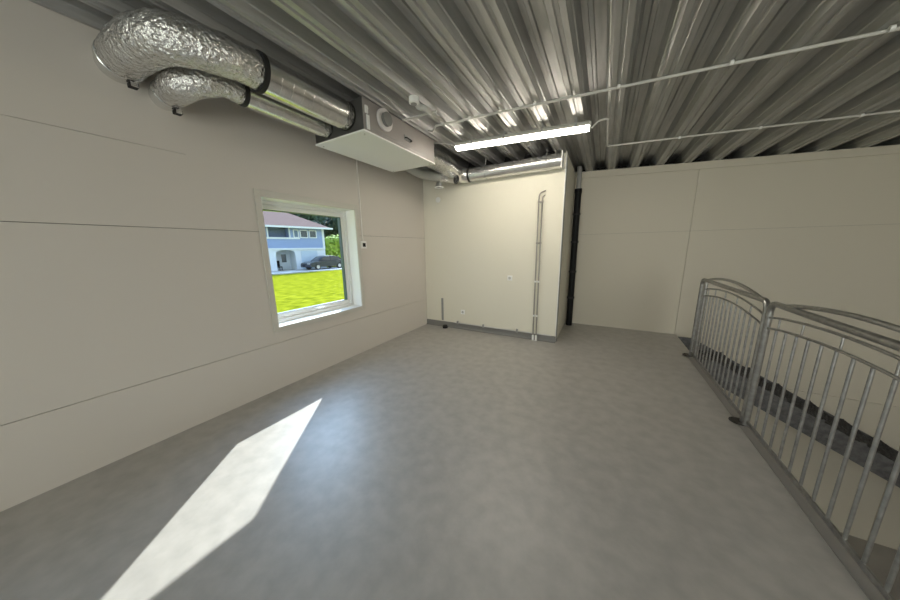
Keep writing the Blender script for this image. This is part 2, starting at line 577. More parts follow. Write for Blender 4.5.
# thermostat and its cable cover
t = thing('thermostat', 'small white wall sensor with a black face beside the window', 'thermostat', (XL, 2.846, 1.55))
bm = nb(); box(bm, XL + .0005, XL + .022, 2.793, 2.899, 1.539, 1.645, .006); obj('housing', bm, 'white', t)
bm = nb(); box(bm, XL + .0222, XL + .026, 2.822, 2.874, 1.565, 1.619, .002); obj('display', bm, 'black', t)
bm = nb(); box(bm, XL + .0005, XL + .012, 2.836, 2.850, 1.6465, 2.98)
tag(obj('cable_cover', bm, mat('cable_cover_paint', (0.82, 0.80, 0.75), 0.4)), 'thin vertical cable cover on the left wall above the white sensor', 'cable cover')

# ------------------------------------------------------------------ air handling unit
UX0, UX1, UY0, UY1, UZ0, UZ1 = -2.800, -2.076, 2.055, 3.29, 2.652, 2.930
ahu = thing('air_handling_unit', 'white box-shaped ventilation unit hung under the deck', 'ventilation unit', (-2.46, 2.67, UZ0))
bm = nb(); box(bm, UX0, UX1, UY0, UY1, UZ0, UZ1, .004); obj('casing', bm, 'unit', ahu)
bm = nb(); box(bm, UX0 - .006, UX1 + .004, UY0 - .006, UY1 + .004, UZ0 - .016, UZ0 - .0005, .003); obj('bottom_panel', bm, 'panel', ahu)
for y, z in ((UY0 + .05, UZ0 - .018), (UY1 - .05, UZ0 - .018)):
    for x in (UX0 + .05, UX1 - .05):
        bm = nb(); disc(bm, (x, y, z), 'z', .008, .005, 10); obj('screw', bm, 'galv', ahu, True)
bm = nb(); box(bm, UX0 + .004, UX1 - .004, UY0 - .0045, UY0 - .0003, UZ0 + .004, UZ1 - .004, .001); obj('end_shade_sheet', bm, mat('end_shade_grey', (0.085, 0.083, 0.078), 0.5, 0.3), ahu)  # shade on the unit's near end, painted as a dark sheet
pc = (UX1, 2.335, 2.825)
bm = nb(); ringmesh(bm, (UX1 + .014, pc[1], pc[2]), 'x', .104, .064, .024); ring = obj('port_ring', bm, mat('pink_white_ring', (0.74, 0.70, 0.68), 0.4), ahu, True)
bm = nb(); tube(bm, [(UX1, pc[1], pc[2]), (UX1 + .06, pc[1], pc[2])], .063, 28); obj('port_cap', bm, mat('grey_cap', (0.20, 0.20, 0.19), 0.5), ring, True)
bm = nb()
box(bm, UX1 + .0003, UX1 + .012, 2.055 + .02, 2.055 + .055, 2.80, 2.866, .003)
disc(bm, (UX1 + .016, 2.055 + .038, 2.838), 'x', .011, .012, 14)
obj('hinge', bm, 'white', ahu)
bm = nb(); box(bm, UX1 + .0003, UX1 + .010, 2.09, 2.125, 2.665, 2.79, .002); obj('corner_clip', bm, 'white', ahu)
bm = nb()
box(bm, UX1 + .0003, UX1 + .008, 2.655, 2.775, 2.745, 2.80, .002)
obj('nameplate', bm, 'greyplastic', ahu)
bm = nb()
tube(bm, path([(UX1 + .001, 2.665, 2.765), (UX1 + .03, 2.665, 2.765), (UX1 + .03, 2.765, 2.755), (UX1 + .001, 2.765, 2.755)], .01), .006, 8)
obj('latch', bm, 'black', ahu, True)
bm = nb()
for z in (2.667, 2.69):
    box(bm, UX1 + .0003, UX1 + .003, UY0 + .02, UY1 - .02, z, z + .004)
obj('door_edge', bm, 'greyplastic', ahu)
for y in (UY0 + .01, UY1 - .05):
    bm = nb()
    box(bm, UX1 - .06, UX1 - .02, y, y + .04, UZ1 + .0003, UZ1 + .005)
    box(bm, UX1 - .06, UX1 - .056, y, y + .04, UZ1 + .005, zc(UX1) + .03)
    obj('mounting_bracket', bm, 'galv', ahu)

# ------------------------------------------------------------------ ducts
def spiral_pts(p0, p1, r, step=0.055, rise=0.0009):
    p0, p1 = Vector(p0), Vector(p1)
    L = (p1 - p0).length
    d = (p1 - p0) / L
    P, R = [], []
    s = 0.0
    while s < L - step:
        for ds, dr in ((0, 0), (.0015, 0), (step - .0075, 0), (step - .006, 0), (step - .0045, rise), (step - .0015, rise)):
            P.append(p0 + d * (s + ds)); R.append(r + dr)
        s += step
    P.append(p1); R.append(r)
    return P, R

BX, BZ, BR = -2.294, 2.806, 0.127
SX, SZ, SR = -2.596, 2.757, 0.089
def supply(name, label, cx, cz, r, yg, foil_pts, foil_r, ringpos, step):
    t = thing(name, label, 'duct', (cx, 1.6, cz - r))
    bm = nb()
    P, R = spiral_pts((cx, yg + .02, cz), (cx, UY0 - .080, cz), r, step, .0010)
    tube(bm, P, R, 40)
    obj('spiral_pipe', bm, 'galv', t, True)
    bm = nb()
    n = 9
    tube(bm, [(cx, UY0 - .080 + .0005 + .068 * i / n, cz) for i in range(n + 1)], [r * .93] * (n + 1), 36, jit=.035)
    obj('foil_collar', bm, 'foil', t, True)
    bm = nb(); ringmesh(bm, (cx, UY0 - .0115, cz), 'y', r * .99, r * .90, .010); obj('end_gasket', bm, 'rubber', t, True)
    bm = nb(); tube(bm, [(cx, yg - .012, cz), (cx, yg + .0195, cz)], r * 1.025, 36); obj('gasket', bm, 'rubber', t, True)
    bm = nb()
    sp = spline(foil_pts, 14)
    m = len(sp)
    rr = []
    for i in range(m):
        q = i / (m - 1) * (len(foil_r) - 1)
        k = min(int(q), len(foil_r) - 2)
        rr.append(foil_r[k] + (foil_r[k + 1] - foil_r[k]) * (q - k))
    tube(bm, sp, rr, 44, jit=.055)
    obj('foil_sleeve', bm, 'foil', t, True)
    # end ring with its clamp where the sleeve meets the wall hood
    x, y, z, ro = ringpos
    bm = nb(); ringmesh(bm, (x, y, z), 'x', ro, ro * .86, .035); cl = obj('clamp_ring', bm, 'galv', t, True)
    bm = nb()
    box(bm, x - .03, x + .03, y + .01, y + .055, z - ro - .028, z - ro - .002, .003)
    obj('clamp_buckle', bm, 'black', cl)
    bm = nb()
    box(bm, x + .0305, x + .036, y + .014, y + .05, z - ro - .030, z - ro - .002, .002)
    obj('clamp_plate', bm, 'galv', cl)
    bm = nb(); tube(bm, [(XL + .001, y, z), (x - .018, y, z)], ro * .85, 32); obj('wall_collar', bm, 'galv', t, True)
    return t
supply('spiral_duct', 'wide spiral air duct entering the ventilation unit beside a thinner one', BX, BZ, BR, 1.265,
       [(BX, 1.253, BZ), (BX - .003, 1.15, BZ + .003), (BX - .02, 1.02, BZ), (BX - .13, .82, BZ), (BX - .36, .75, BZ), (-2.92, .735, BZ)],
       [.118, .115, .120, .128, .126, .116], (-2.945, .735, BZ, .12), .085)
supply('spiral_duct', 'thinner spiral air duct next to the left wall, below the wide one', SX, SZ, SR, 1.285,
       [(SX, 1.273, SZ), (SX, 1.15, SZ - .002), (SX - .02, 1.06, SZ - .02), (SX - .10, .965, SZ - .05), (SX - .22, .95, SZ - .06), (-2.925, .95, SZ - .06)],
       [.083, .082, .094, .104, .102, .092], (-2.945, .95, SZ - .06, .096), .065)

# outlet on the far end of the unit, elbow and the spiral run along the partition top
DY, DZ, DR = 4.30, 2.705, 0.100
EX, EZ, ER = -2.235, 2.788, 0.136
t = thing('spiral_duct', 'long spiral air duct running along the top of the cream partition', 'duct', (-1.4, DY, DZ - DR))
bm = nb()
P, R = spiral_pts((-2.0, DY, DZ), (XP - .035, DY, DZ), DR, .12)
tube(bm, P, R, 40)
obj('spiral_pipe', bm, 'galv', t, True)
bm = nb()
box(bm, XP - .034, XP - .022, DY - DR - .004, DY + DR + .012, DZ - DR - .004, DZ + DR + .002, .003)
obj('end_plate', bm, 'white', t)
for x in (-1.75, -.82):
    bm = nb(); ringmesh(bm, (x, DY, DZ), 'x', DR + .006, DR + .0035, .025)
    tube(bm, [(x, DY, DZ + DR + .004), (x, DY, zc(x) + .01)], .004, 8)
    obj('hanger', bm, 'galv', t, True)
bm = nb()
tube(bm, path([(EX, UY1 + .001, EZ), (EX, 3.86, EZ), ], .1), ER, 36)
P, R = spiral_pts((EX, UY1 + .02, EZ), (EX, 3.85, EZ), ER, .09)
tube(bm, P, R, 36)
obj('outlet_pipe', bm, 'galv', t, True)
bm = nb()
pts = path([(EX, 3.8505, EZ), (EX, DY, DZ), (-2.0005, DY, DZ)], .20, 10)
n = len(pts)
tube(bm, pts, [ER + .004 + (DR + .004 - ER - .004) * i / (n - 1) for i in range(n)], 36)
obj('elbow', bm, 'galv', t, True)
bm = nb(); ringmesh(bm, (-2.03, DY, DZ), 'x', DR + .012, DR + .003, .03); obj('gasket', bm, 'rubber', t, True)
bm = nb()
tube(bm, [(-1.99, YB + .02, 2.822), (XP - .03, YB + .02, 2.822)], .006, 8)
tag(obj('steel_rod', bm, 'galv', smooth=True), 'thin steel rod lying on the top edge of the cream partition', 'rod')

# grey flexible duct under the outlet, with a floor-facing valve
t = thing('flexible_duct', 'grey flexible duct sagging from the unit toward the partition corner', 'duct', (-2.55, 3.6, 2.55))
bm = nb()
sp = spline([(-2.66, UY1 + .006, 2.76), (-2.65, 3.45, 2.74), (-2.58, 3.68, 2.685), (-2.47, 3.86, 2.665), (-2.40, 3.95, 2.66)], 14)
rr = [.078 + .004 * (i % 2) for i in range(len(sp))]
tube(bm, sp, rr, 32)
obj('hose', bm, mat('grey_hose', (0.42, 0.42, 0.39), 0.45, 0.5), t, True)
bm = nb()
tube(bm, path([(-2.405, 3.945, 2.66), (-2.33, 4.03, 2.645), (-2.12, 3.99, 2.588)], .06), .070, 28, caps=False)
obj('open_elbow', bm, 'galv', t, True)
bm = nb(); disc(bm, (-2.17, 4.0, 2.601), 'x', .064, .006); obj('elbow_mouth_shade', bm, 'black', t, True)  # black disc stands in for the dark inside of the open elbow
t = thing('air_valve', 'small round galvanised air valve pointing down near the partition corner', 'air valve', (-2.40, 3.93, 2.50))
bm = nb()
tube(bm, [(-2.42, 3.95, 2.585), (-2.42, 3.95, 2.565), (-2.42, 3.95, 2.535), (-2.42, 3.95, 2.505), (-2.42, 3.95, 2.500)], [.036, .044, .052, .066, .07], 28, caps=False)
obj('cone', bm, 'galv', t, True)
bm = nb(); tube(bm, [(-2.42, 3.95, 2.57), (-2.42, 3.95, 2.530), (-2.42, 3.95, 2.505)], [.018, .02, .040], 20); obj('disc', bm, 'black', t, True)
bm = nb(); ringmesh(bm, (-2.42, 3.95, 2.496), 'z', .074, .064, .008); obj('rim', bm, 'white', t, True)

# ------------------------------------------------------------------ light fixtures
def light(x0, x1, y, label):
    t = thing('light_fixture', label, 'ceiling light', ((x0 + x1) / 2, y, zc((x0 + x1) / 2) - .1), 'linear ceiling lights')
    W = .055
    DROP = .026
    def sec(dx, dz):   # section of the housing at each end, following the slope
        return dx, dz
    def loft(prof, name, m, smooth=True):
        bm = nb()
        A = [bm.verts.new((x0, y + a, zc(x0) - DROP + b)) for a, b in prof]
        B = [bm.verts.new((x1, y + a, zc(x1) - DROP + b)) for a, b in prof]
        n = len(prof)
        for i in range(n):
            bm.faces.new((A[i], A[(i + 1) % n], B[(i + 1) % n], B[i]))
        bm.faces.new(A[::-1]); bm.faces.new(B)
        bmesh.ops.recalc_face_normals(bm, faces=bm.faces[:])
        return obj(name, bm, m, t, smooth)
    loft([(-W, -.064), (-W * .96, -.036), (-W * .5, -.012), (W * .5, -.012), (W * .96, -.036), (W, -.064)], 'housing', 'conduit')
    loft([(-W * .97, -.0645), (-W * .97, -.070), (-W * .75, -.090), (-W * .35, -.101), (W * .35, -.101), (W * .75, -.090), (W * .97, -.070), (W * .97, -.0645)], 'diffuser', 'led')
    for x, s in ((x0, -1), (x1, 1)):
        bm = nb()
        tube(bm, [(x + s * .0005, y, zc(x) - DROP - .056), (x + s * .018, y, zc(x) - DROP - .056)], [.047, .034], 20)
        obj('end_cap', bm, 'white', t, True)
    for f in (.15, .42, .70, .92):
        x = x0 + (x1 - x0) * f
        bm = nb()
        box(bm, x - .012, x + .012, y - .059, y - .0555, zc(x) - DROP - .062, zc(x) - DROP - .020)
        box(bm, x - .012, x + .012, y - .03, y + .03, zc(x) - DROP - .0118, zc(x) - .001)
        obj('clip', bm, 'galv', t)
    return t
light(-1.805, -.240, 3.43, 'long linear ceiling light glowing in front of the cream partition')
light(2.8, 4.36, -.6, 'added unseen linear ceiling light over the lower hall, mid length')  # this fixture and the next are added out of view as fill
light(2.8, 4.36, -3.2, 'added unseen linear ceiling light over the lower hall by the rear wall')

# conduits
def cz(x, d=.013):
    return zc(x) - d
t = thing('conduit', 'white conduit crossing the ribs from the ventilation unit to the right', 'conduit', (2, 2.89, 2.7))
bm = nb()
tube(bm, path([(-2.0, 3.03, 2.945), (-1.92, 3.02, cz(-1.92)), (-1.80, 2.90, cz(-1.8)), (XR - .05, 2.885, cz(XR))], .05), .011, 10)
obj('pipe', bm, 'conduit', t, True)
for k in range(0, 12, 2):
    x = -1.365 + .34 * k
    bm = nb(); ringmesh(bm, (x, 2.891 - .0018 * k, cz(x)), 'x', .0165, .0112, .018, 16); obj('clip', bm, 'white', t, True)
t = thing('conduit', 'white conduit leaving the right end of the glowing light and turning along the far wall', 'conduit', (1, 4.42, 2.75))
bm = nb()
tube(bm, path([(-.222, 3.50, zc(-.22) - .080), (-.16, 3.52, cz(-.16)), (-.075, 3.50, cz(-.075)), (-.075, 4.42, cz(-.075)), (XR - .05, 4.415, cz(XR))], .03), .0105, 10)
obj('pipe', bm, 'conduit', t, True)
for k in (2, 4, 6, 9):
    x = -.005 + .34 * k
    bm = nb(); ringmesh(bm, (x, 4.42, cz(x)), 'x', .016, .0108, .018, 16); obj('clip', bm, 'white', t, True)
bm = nb()
tube(bm, spline([(-1.824, 3.43, zc(-1.82) - .081), (-1.90, 3.42, 2.885), (-2.0, 3.36, 2.90), (-2.10, 3.31, 2.905)], 6), .007, 8)
tag(obj('cable', bm, 'conduit', smooth=True), 'short white cable from the left end of the glowing light to the unit', 'cable')
t = thing('junction_box', 'small round white junction box on a rib above the ventilation unit', 'junction box', (-1.665, 2.30, 2.86))
bm = nb(); tube(bm, [(-1.665, 2.30, cz(-1.665, .001)), (-1.665, 2.30, cz(-1.665, .05)), (-1.665, 2.30, cz(-1.665, .056))], [.045, .045, .038], 24); obj('box', bm, 'white', t, True)
bm = nb(); disc(bm, (-1.665, 2.30, cz(-1.665, .059)), 'z', .028, .006); obj('lid', bm, 'greyplastic', t, True)
t = thing('flexible_conduit', 'crinkled pale conduit from the round junction box to the unit', 'conduit', (-1.7, 2.5, 2.87))
bm = nb()
sp = spline([(-1.665, 2.347, cz(-1.66, .03)), (-1.68, 2.40, cz(-1.66, .035)), (-1.655, 2.47, cz(-1.66, .028)), (-1.67, 2.57, cz(-1.66, .02))], 12)
tube(bm, sp, [.022 + .005 * (i % 2) for i in range(len(sp))], 16)
obj('hose', bm, 'conduit', t, True)
bm = nb(); tube(bm, [(-1.60, 2.60, cz(-1.6)), (-2.06, 2.625, cz(-2.06))], .010, 10); obj('pipe', bm, 'conduit', t, True)

# ------------------------------------------------------------------ things on the partition
def socket(name, label, x, z, w_, h_, holes):
    t = thing(name, label, 'socket', (x, YB, z - h_ / 2), None)
    bm = nb(); box(bm, x - w_ / 2, x + w_ / 2, YB - .014, YB - .0005, z - h_ / 2, z + h_ / 2, .004); obj('plate', bm, 'white', t)
    for dz in holes:
        bm = nb(); ringmesh(bm, (x, YB - .0165, z + dz), 'y', .021, .017, .004, 18); obj('rim', bm, 'greyplastic', t, True)
        bm = nb(); disc(bm, (x, YB - .0150, z + dz), 'y', .0165, .0018, 18); r = obj('socket_face', bm, 'conduit', t, True)
        for dx in (-.006, .006):
            bm = nb(); disc(bm, (x + dx, YB - .0166, z + dz), 'y', .0028, .001, 8); obj('pin_hole', bm, 'black', r, True)
    return t
socket('power_socket', 'white power socket halfway up the cream partition', -1.345, 1.016, .084, .084, (.0,))
socket('power_socket', 'low white power socket near the skirting of the cream partition', -2.235, .334, .084, .084, (.0,))
bm = nb(); tube(bm, [(-2.73, YB - .0005, 2.40), (-2.73, YB - .008, 2.40), (-2.73, YB - .010, 2.40)], [.048, .048, .042], 24)
tag(obj('cover_plate', bm, 'white', smooth=True), 'round pale cover plate high on the cream partition near the corner', 'cover plate')
bm = nb(); box(bm, -2.70, -2.662, YB - .022, YB - .0005, .126, .568, .004)
tag(obj('cable_trunking', bm, 'greyplastic'), 'short grey vertical trunking above the skirting near the corner', 'cable trunking')
t = thing('floor_stub', 'black capped pipe stub at the foot of the cream partition', 'pipe stub', (-2.58, YB - .09, 0))
bm = nb(); tube(bm, [(-2.58, YB - .09, 0.0005), (-2.58, YB - .09, .03)], .05, 24); obj('sleeve', bm, 'black', t, True)
bm = nb(); tube(bm, [(-2.58, YB - .09, .0305), (-2.58, YB - .09, .05), (-2.58, YB - .09, .056)], [.044, .044, .036], 24); obj('cap', bm, 'rubber', t, True)

t = thing('skirting_pipe', 'thin horizontal pipe clipped along the top of the grey skirting', 'pipe', (-1.7, YB - .03, .11))
bm = nb(); tube(bm, [(-2.40, YB - .026, .116), (XP - .06, YB - .026, .116)], .009, 10); obj('pipe', bm, 'conduit', t, True)
for x in (-2.34, -1.81, -1.19):
    bm = nb()
    box(bm, x - .014, x + .014, YB - .040, YB - .0135, .090, .150, .003)
    obj('pipe_clip', bm, 'greyplastic', t)

t = thing('heating_pipes', 'pair of thin vertical steel pipes clamped to the cream partition', 'pipes', (-.88, YB - .04, 0))
yp = YB - .045
bm = nb(); tube(bm, path([(-.917, yp, .03), (-.917, yp, 2.315), (-.835, YB - .001, 2.35)], .07, 8), .0100, 12); obj('pipe', bm, 'pipe', t, True)
bm = nb(); tube(bm, path([(-.867, yp, .03), (-.867, yp, 2.255), (-.843, YB - .001, 2.285)], .03, 8), .0100, 12); obj('pipe', bm, 'pipe', t, True)
for i, z in enumerate((2.19, 1.58, .98, .42)):
    bm = nb()
    for x in (-.917, -.867):
        ringmesh(bm, (x, yp, z), 'z', .0165, .0103, .024, 16)
    box(bm, -.924, -.860, yp + .013, YB - .0006, z - .012, z + .012, .002)
    obj('pipe_clamp', bm, 'pipe' if i < 2 else 'white', t, True)
for x in (-.917, -.867):
    bm = nb(); tube(bm, [(x, yp, .0008), (x, yp, .09), (x, yp, .094)], [.017, .017, .012], 16); obj('floor_sleeve', bm, 'white', t, True)

t = thing('drain_pipe', 'black vertical drain pipe in the corner behind the cream partition', 'drain pipe', (-.495, 5.60, 0))
px, py = -.492, 5.60
bm = nb(); tube(bm, [(px, py, .0008), (px, py, 2.52)], .055, 28); obj('pipe', bm, 'black', t, True)
bm = nb(); tube(bm, [(px, py, 2.5205), (px, py, zc(px) + .05)], .040, 28); obj('upper_pipe', bm, 'greyplastic', t, True)
for z in (.55, 1.05, 1.60, 2.10):
    bm = nb(); ringmesh(bm, (px, py, z), 'z', .066, .0553, .03, 28)
    box(bm, px - .012, px + .012, py + .06, YF - .0005, z - .012, z + .012)
    obj('pipe_clamp', bm, 'rubber', t, True)
bm = nb(); tube(bm, [(px, py, 2.46), (px, py, 2.535)], .062, 28); obj('coupling', bm, 'black', t, True)

# ------------------------------------------------------------------ railing
RX = 1.165
def railing(y0, y1, label, far_end):
    """one tubular panel between y0 (near) and y1 (far)"""
    t = thing('railing_panel', label, 'railing', (RX, (y0 + y1) / 2, 0.006), 'galvanised railing panels')
    R = .021
    zt = 1.075
    bm = nb()
    pts = [(RX, y0, .0150)] + arc_corner((RX, y0, 0), (RX, y0, zt), (RX, y1, zt), .07, 8) + arc_corner((RX, y0, zt), (RX, y1, zt), (RX, y1, 0), .07, 8) + [(RX, y1, .015 if far_end else .0150)]
    tube(bm, pts, R, 16)
    obj('frame_tube', bm, 'tube', t, True)
    ya, yb = y0 + .10, y1 - .16
    def arch(z, rise, a, b):
        return [Vector((RX, a + (b - a) * i / 20, z + rise * math.sin(math.pi * i / 20) ** .8)) for i in range(21)]
    bm = nb(); tube(bm, [(RX, ya - .02, zt - .004)] + arch(zt, .075, ya, yb) + [(RX, yb + .02, zt - .004)], .014, 12); obj('top_arch', bm, 'tube', t, True)
    zi = .875
    for dz in (0, .085):
        bm = nb(); tube(bm, arch(zi + dz, .07, y0 + .0215, y1 - (.165 if far_end else .0215)), .0085, 10); obj('inner_arch', bm, 'tube', t, True)
    bm = nb(); box(bm, RX - .006, RX + .006, y0 + .0205, y1 - .0205, .038, .068, .002); obj('bottom_rail', bm, 'tube', t)
    ip = .165 if far_end else .0215
    if far_end:
        bm = nb(); tube(bm, [(RX, y1 - .165, .069), (RX, y1 - .165, zt - .022)], .017, 14); obj('inner_post', bm, 'tube', t, True)
    a, b = y0 + .0215, y1 - ip
    def za(y):
        q = (y - a) / (b - a)
        return zi + .07 * max(0, math.sin(math.pi * min(1, max(0, q)))) ** .8
    n = 13
    for i in range(n):
        y = a + (b - a) * (i + 1) / (n + 1)
        bm = nb(); tube(bm, [(RX, y, .0685), (RX, y, za(y) - .009)], .0080, 10); obj('baluster', bm, 'tube', t, True)
    y = (y1 - .165 + y1) / 2
    if far_end:
        bm = nb(); tube(bm, [(RX, y, .0685), (RX, y, .93)], .0080, 10); obj('baluster', bm, 'tube', t, True)
    for f in (.16, .36, .56, .76, .92):
        y = a + (b - a) * f
        bm = nb(); tube(bm, [(RX, y, za(y) + .009), (RX, y, za(y) + .076)], .006, 10); obj('arch_link', bm, 'tube', t, True)
    for y in ((y0, y1) if far_end else (y0,)):
        bm = nb()
        tube(bm, [(RX - .03, y, .0065), (RX - .03, y, .0145)], .058, 24)
        disc(bm, (RX - .06, y + .03, .018), 'z', .007, .006, 10)
        disc(bm, (RX - .06, y - .03, .018), 'z', .007, .006, 10)
        obj('base_plate', bm, 'plate', t)
    return t
railing(3.045, 4.70, 'galvanised tube railing panel with arched top nearest the far wall', True)
railing(1.300, 2.997, 'galvanised tube railing panel cut by the right edge of the picture', False)

# ------------------------------------------------------------------ steel stair going down behind the railing
ST0, ST1, SX0, SL = 4.68, 5.70, 1.20, .55
t = thing('steel_stair', 'dark steel stair going down behind the railing along the far wall', 'stair', (2.5, 5.2, ZL))
def zs(x):
    return -(x - SX0) * SL
xe = SX0 + (-ZL) / SL
for y in (ST0, ST1 - .012):
    bm = nb()
    prism(bm, [(SX0 + .013, -.012), (SX0 + .02, -.21), (xe - .1, ZL + .001), (xe + .12, ZL + .001), (xe + .12, ZL + .05), (SX0 + .20, -.012)], y, y + .012, 'y')
    obj('stringer', bm, 'steel', t)
n = 15
for i in range(1, n):
    x = SX0 + (xe - SX0) * i / n
    z = ZL * i / n + .0
    bm = nb()
    box(bm, x - .05, x + .25, ST0 + .013, ST0 + .020, z - .03, z)
    box(bm, x - .05, x + .25, ST1 - .020, ST1 - .013, z - .03, z)
    box(bm, x - .05, x - .045, ST0 + .020, ST1 - .020, z - .03, z)
    for q in range(10):
        box(bm, x - .045 + q * .031, x - .041 + q * .031, ST0 + .02, ST1 - .02, z - .025, z)
    for q in range(14):
        yy = ST0 + .05 + q * (ST1 - ST0 - .1) / 13
        box(bm, x - .045, x + .25, yy - .002, yy + .002, z - .022, z - .004)
    obj('tread', bm, 'steel', t)

# ------------------------------------------------------------------ outside: lawn, drive, house, car, trees
GZ = -0.72
bm = nb()
vs = {}
nx, ny = 40, 40
for i in range(nx + 1):
    for j in range(ny + 1):
        x = -70 + i * (70 - 3.4) / nx
        y = -35 + j * 100 / ny
        vs[i, j] = bm.verts.new((x, y, GZ + .05 * noise.noise(Vector((x * .3, y * .3, 0)))))
for i in range(nx):
    for j in range(ny):
        bm.faces.new((vs[i, j], vs[i + 1, j], vs[i + 1, j + 1], vs[i, j + 1]))
bmesh.ops.recalc_face_normals(bm, faces=bm.faces[:])
tag(obj('lawn', bm, 'lawn', smooth=True), 'sunlit green lawn outside the window', 'lawn', kind='structure')

HO = Vector((-30.78, 15.572, 0))
HT = Vector((0.1640446, 0.98645292, 0))
HN = Vector((-0.98645292, 0.1640446, 0))
HANG = math.atan2(HT.y, HT.x)
def hpt(u, v, z):           # u along the facade, v behind it
    p = HO + HT * u + HN * v
    return Vector((p.x, p.y, z))
def hbox(bm, u0, u1, v0, v1, z0, z1):
    vs = [bm.verts.new(hpt(u, v, z)) for z in (z0, z1) for u, v in ((u0, v0), (u1, v0), (u1, v1), (u0, v1))]
    fs = [bm.faces.new([vs[i] for i in q]) for q in ((3, 2, 1, 0), (4, 5, 6, 7), (0, 1, 5, 4), (1, 2, 6, 5), (2, 3, 7, 6), (3, 0, 4, 7))]
    bmesh.ops.recalc_face_normals(bm, faces=fs)
bm = nb()
hbox(bm, -8, 9.5, -4.0, -.02, GZ - .05, GZ + .09)
tag(obj('driveway', bm, 'gravel'), 'pale driveway in front of the blue house', 'driveway', kind='structure')

house = thing('house', 'blue and white two-storey house across the lawn', 'house', hpt(2, 4, GZ))
U0, U1, DEP = -8.0, 6.1, 8.0
Z1, Z2, ZE = 1.70, 2.88, 3.95
bm = nb()   # lower storey: white, with the arched carport opening left out
hbox(bm, U0, .66, 0, DEP, GZ, Z1)
hbox(bm, 2.65, U1, 0, DEP, GZ, Z1)
hbox(bm, .66, 2.65, 1.6, DEP, GZ, Z1)
# arch head
seg = 8
prev = None
for i in range(seg + 1):
    q = math.pi * i / seg
    u = 1.655 - .995 * math.cos(q)
    z = .95 + .62 * math.sin(q) ** .4
    if prev:
        a = [hpt(prev[0], 0, prev[1]), hpt(u, 0, z), hpt(u, 0, Z1), hpt(prev[0], 0, Z1)]
        b = [p + HN * .25 for p in a]
        va = [bm.verts.new(p) for p in a]; vb = [bm.verts.new(p) for p in b]
        fs = [bm.faces.new(va), bm.faces.new(vb[::-1])] + [bm.faces.new((va[k], vb[k], vb[(k + 1) % 4], va[(k + 1) % 4])) for k in range(4)]
        bmesh.ops.recalc_face_normals(bm, faces=fs)
    prev = (u, z)
obj('lower_wall', bm, 'render', house)
bm = nb(); hbox(bm, U0, U1, -.03, DEP, Z1 + .001, Z2); obj('siding_band', bm, 'siding', house)
bm = nb()
hbox(bm, U0, U1, .9, DEP, Z2 + .001, ZE)
hbox(bm, 2.2, U1, 0, .9, Z2 + .001, ZE)
hbox(bm, U0, .2, 0, .9, Z2 + .001, ZE)
obj('upper_wall', bm, 'siding', house)
bm = nb(); hbox(bm, .21, 2.19, .85, .89, Z2 + .01, ZE); obj('balcony_recess', bm, 'recess', house)
bm = nb(); hbox(bm, U0, 3.3, -.10, -.031, Z2 - .12, Z2 + .06); obj('balcony_rail', bm, 'render', house)
for u in (.10, 2.22):
    bm = nb(); hbox(bm, u, u + .12, -.06, -.001, Z2 + .002, ZE); obj('post', bm, 'render', house)
bm = nb(); hbox(bm, U1 - .22, U1 + .03, -.06, -.031, Z1, ZE); obj('corner_board', bm, 'render', house)
bm = nb(); hbox(bm, U0, U1 + .02, -.08, -.031, Z1 - .10, Z1 + .09); obj('band_board', bm, 'render', house)
for u0, u1 in ((2.75, 3.15), (3.45, 4.15), (4.45, 5.15)):
    bm = nb()
    hbox(bm, u0 - .09, u0, -.08, -.001, 2.93, 3.80); hbox(bm, u1, u1 + .09, -.08, -.001, 2.93, 3.80)
    hbox(bm, u0 - .09, u1 + .09, -.08, -.001, 3.72, 3.82); hbox(bm, u0 - .09, u1 + .09, -.09, -.001, 2.90, 3.0)
    wf_ = obj('window', bm, 'render', house)
    bm = nb(); hbox(bm, u0 + .001, u1 - .001, -.03, -.001, 3.0, 3.72); obj('pane', bm, 'hwin' if u0 > 3 else 'recess', wf_)
bm = nb()
hbox(bm, 3.25, 5.1, -.03, -.001, GZ + .1, 1.42)
for k in range(5):
    z = GZ + .15 + k * .42
    hbox(bm, 3.30, 5.05, -.045, -.031, z, z + .36)
obj('garage_door', bm, 'gdoor', house)
bm = nb(); hbox(bm, 1.55, 2.35, 1.55, 1.59, GZ + .1, 1.25); d = obj('door', bm, 'render', house)
bm = nb(); hbox(bm, 1.70, 2.20, 1.52, 1.549, .2, 1.1); obj('pane', bm, 'hwin', d)
bm = nb(); hbox(bm, U0 - .5, U1 + .85, -.75, -.62, ZE - .02, ZE + .17); obj('gutter', bm, 'render', house)
bm = nb()
e = [hpt(U0 - .5, -.65, ZE + .1), hpt(U1 + .85, -.65, ZE + .1), hpt(U1 + .85, DEP + .65, ZE + .1), hpt(U0 - .5, DEP + .65, ZE + .1)]
r0, r1 = hpt(-4, DEP / 2, 6.05), hpt(3.9, DEP / 2, 6.05)
E_ = [bm.verts.new(p) for p in e]; a, b = bm.verts.new(r0), bm.verts.new(r1)
for f in ((E_[0], E_[1], b, a), (E_[1], E_[2], b), (E_[2], E_[3], a, b), (E_[3], E_[0], a), (E_[3], E_[2], E_[1], E_[0])):
    bm.faces.new(f)
bmesh.ops.recalc_face_normals(bm, faces=bm.faces[:])
obj('roof', bm, 'roof', house)

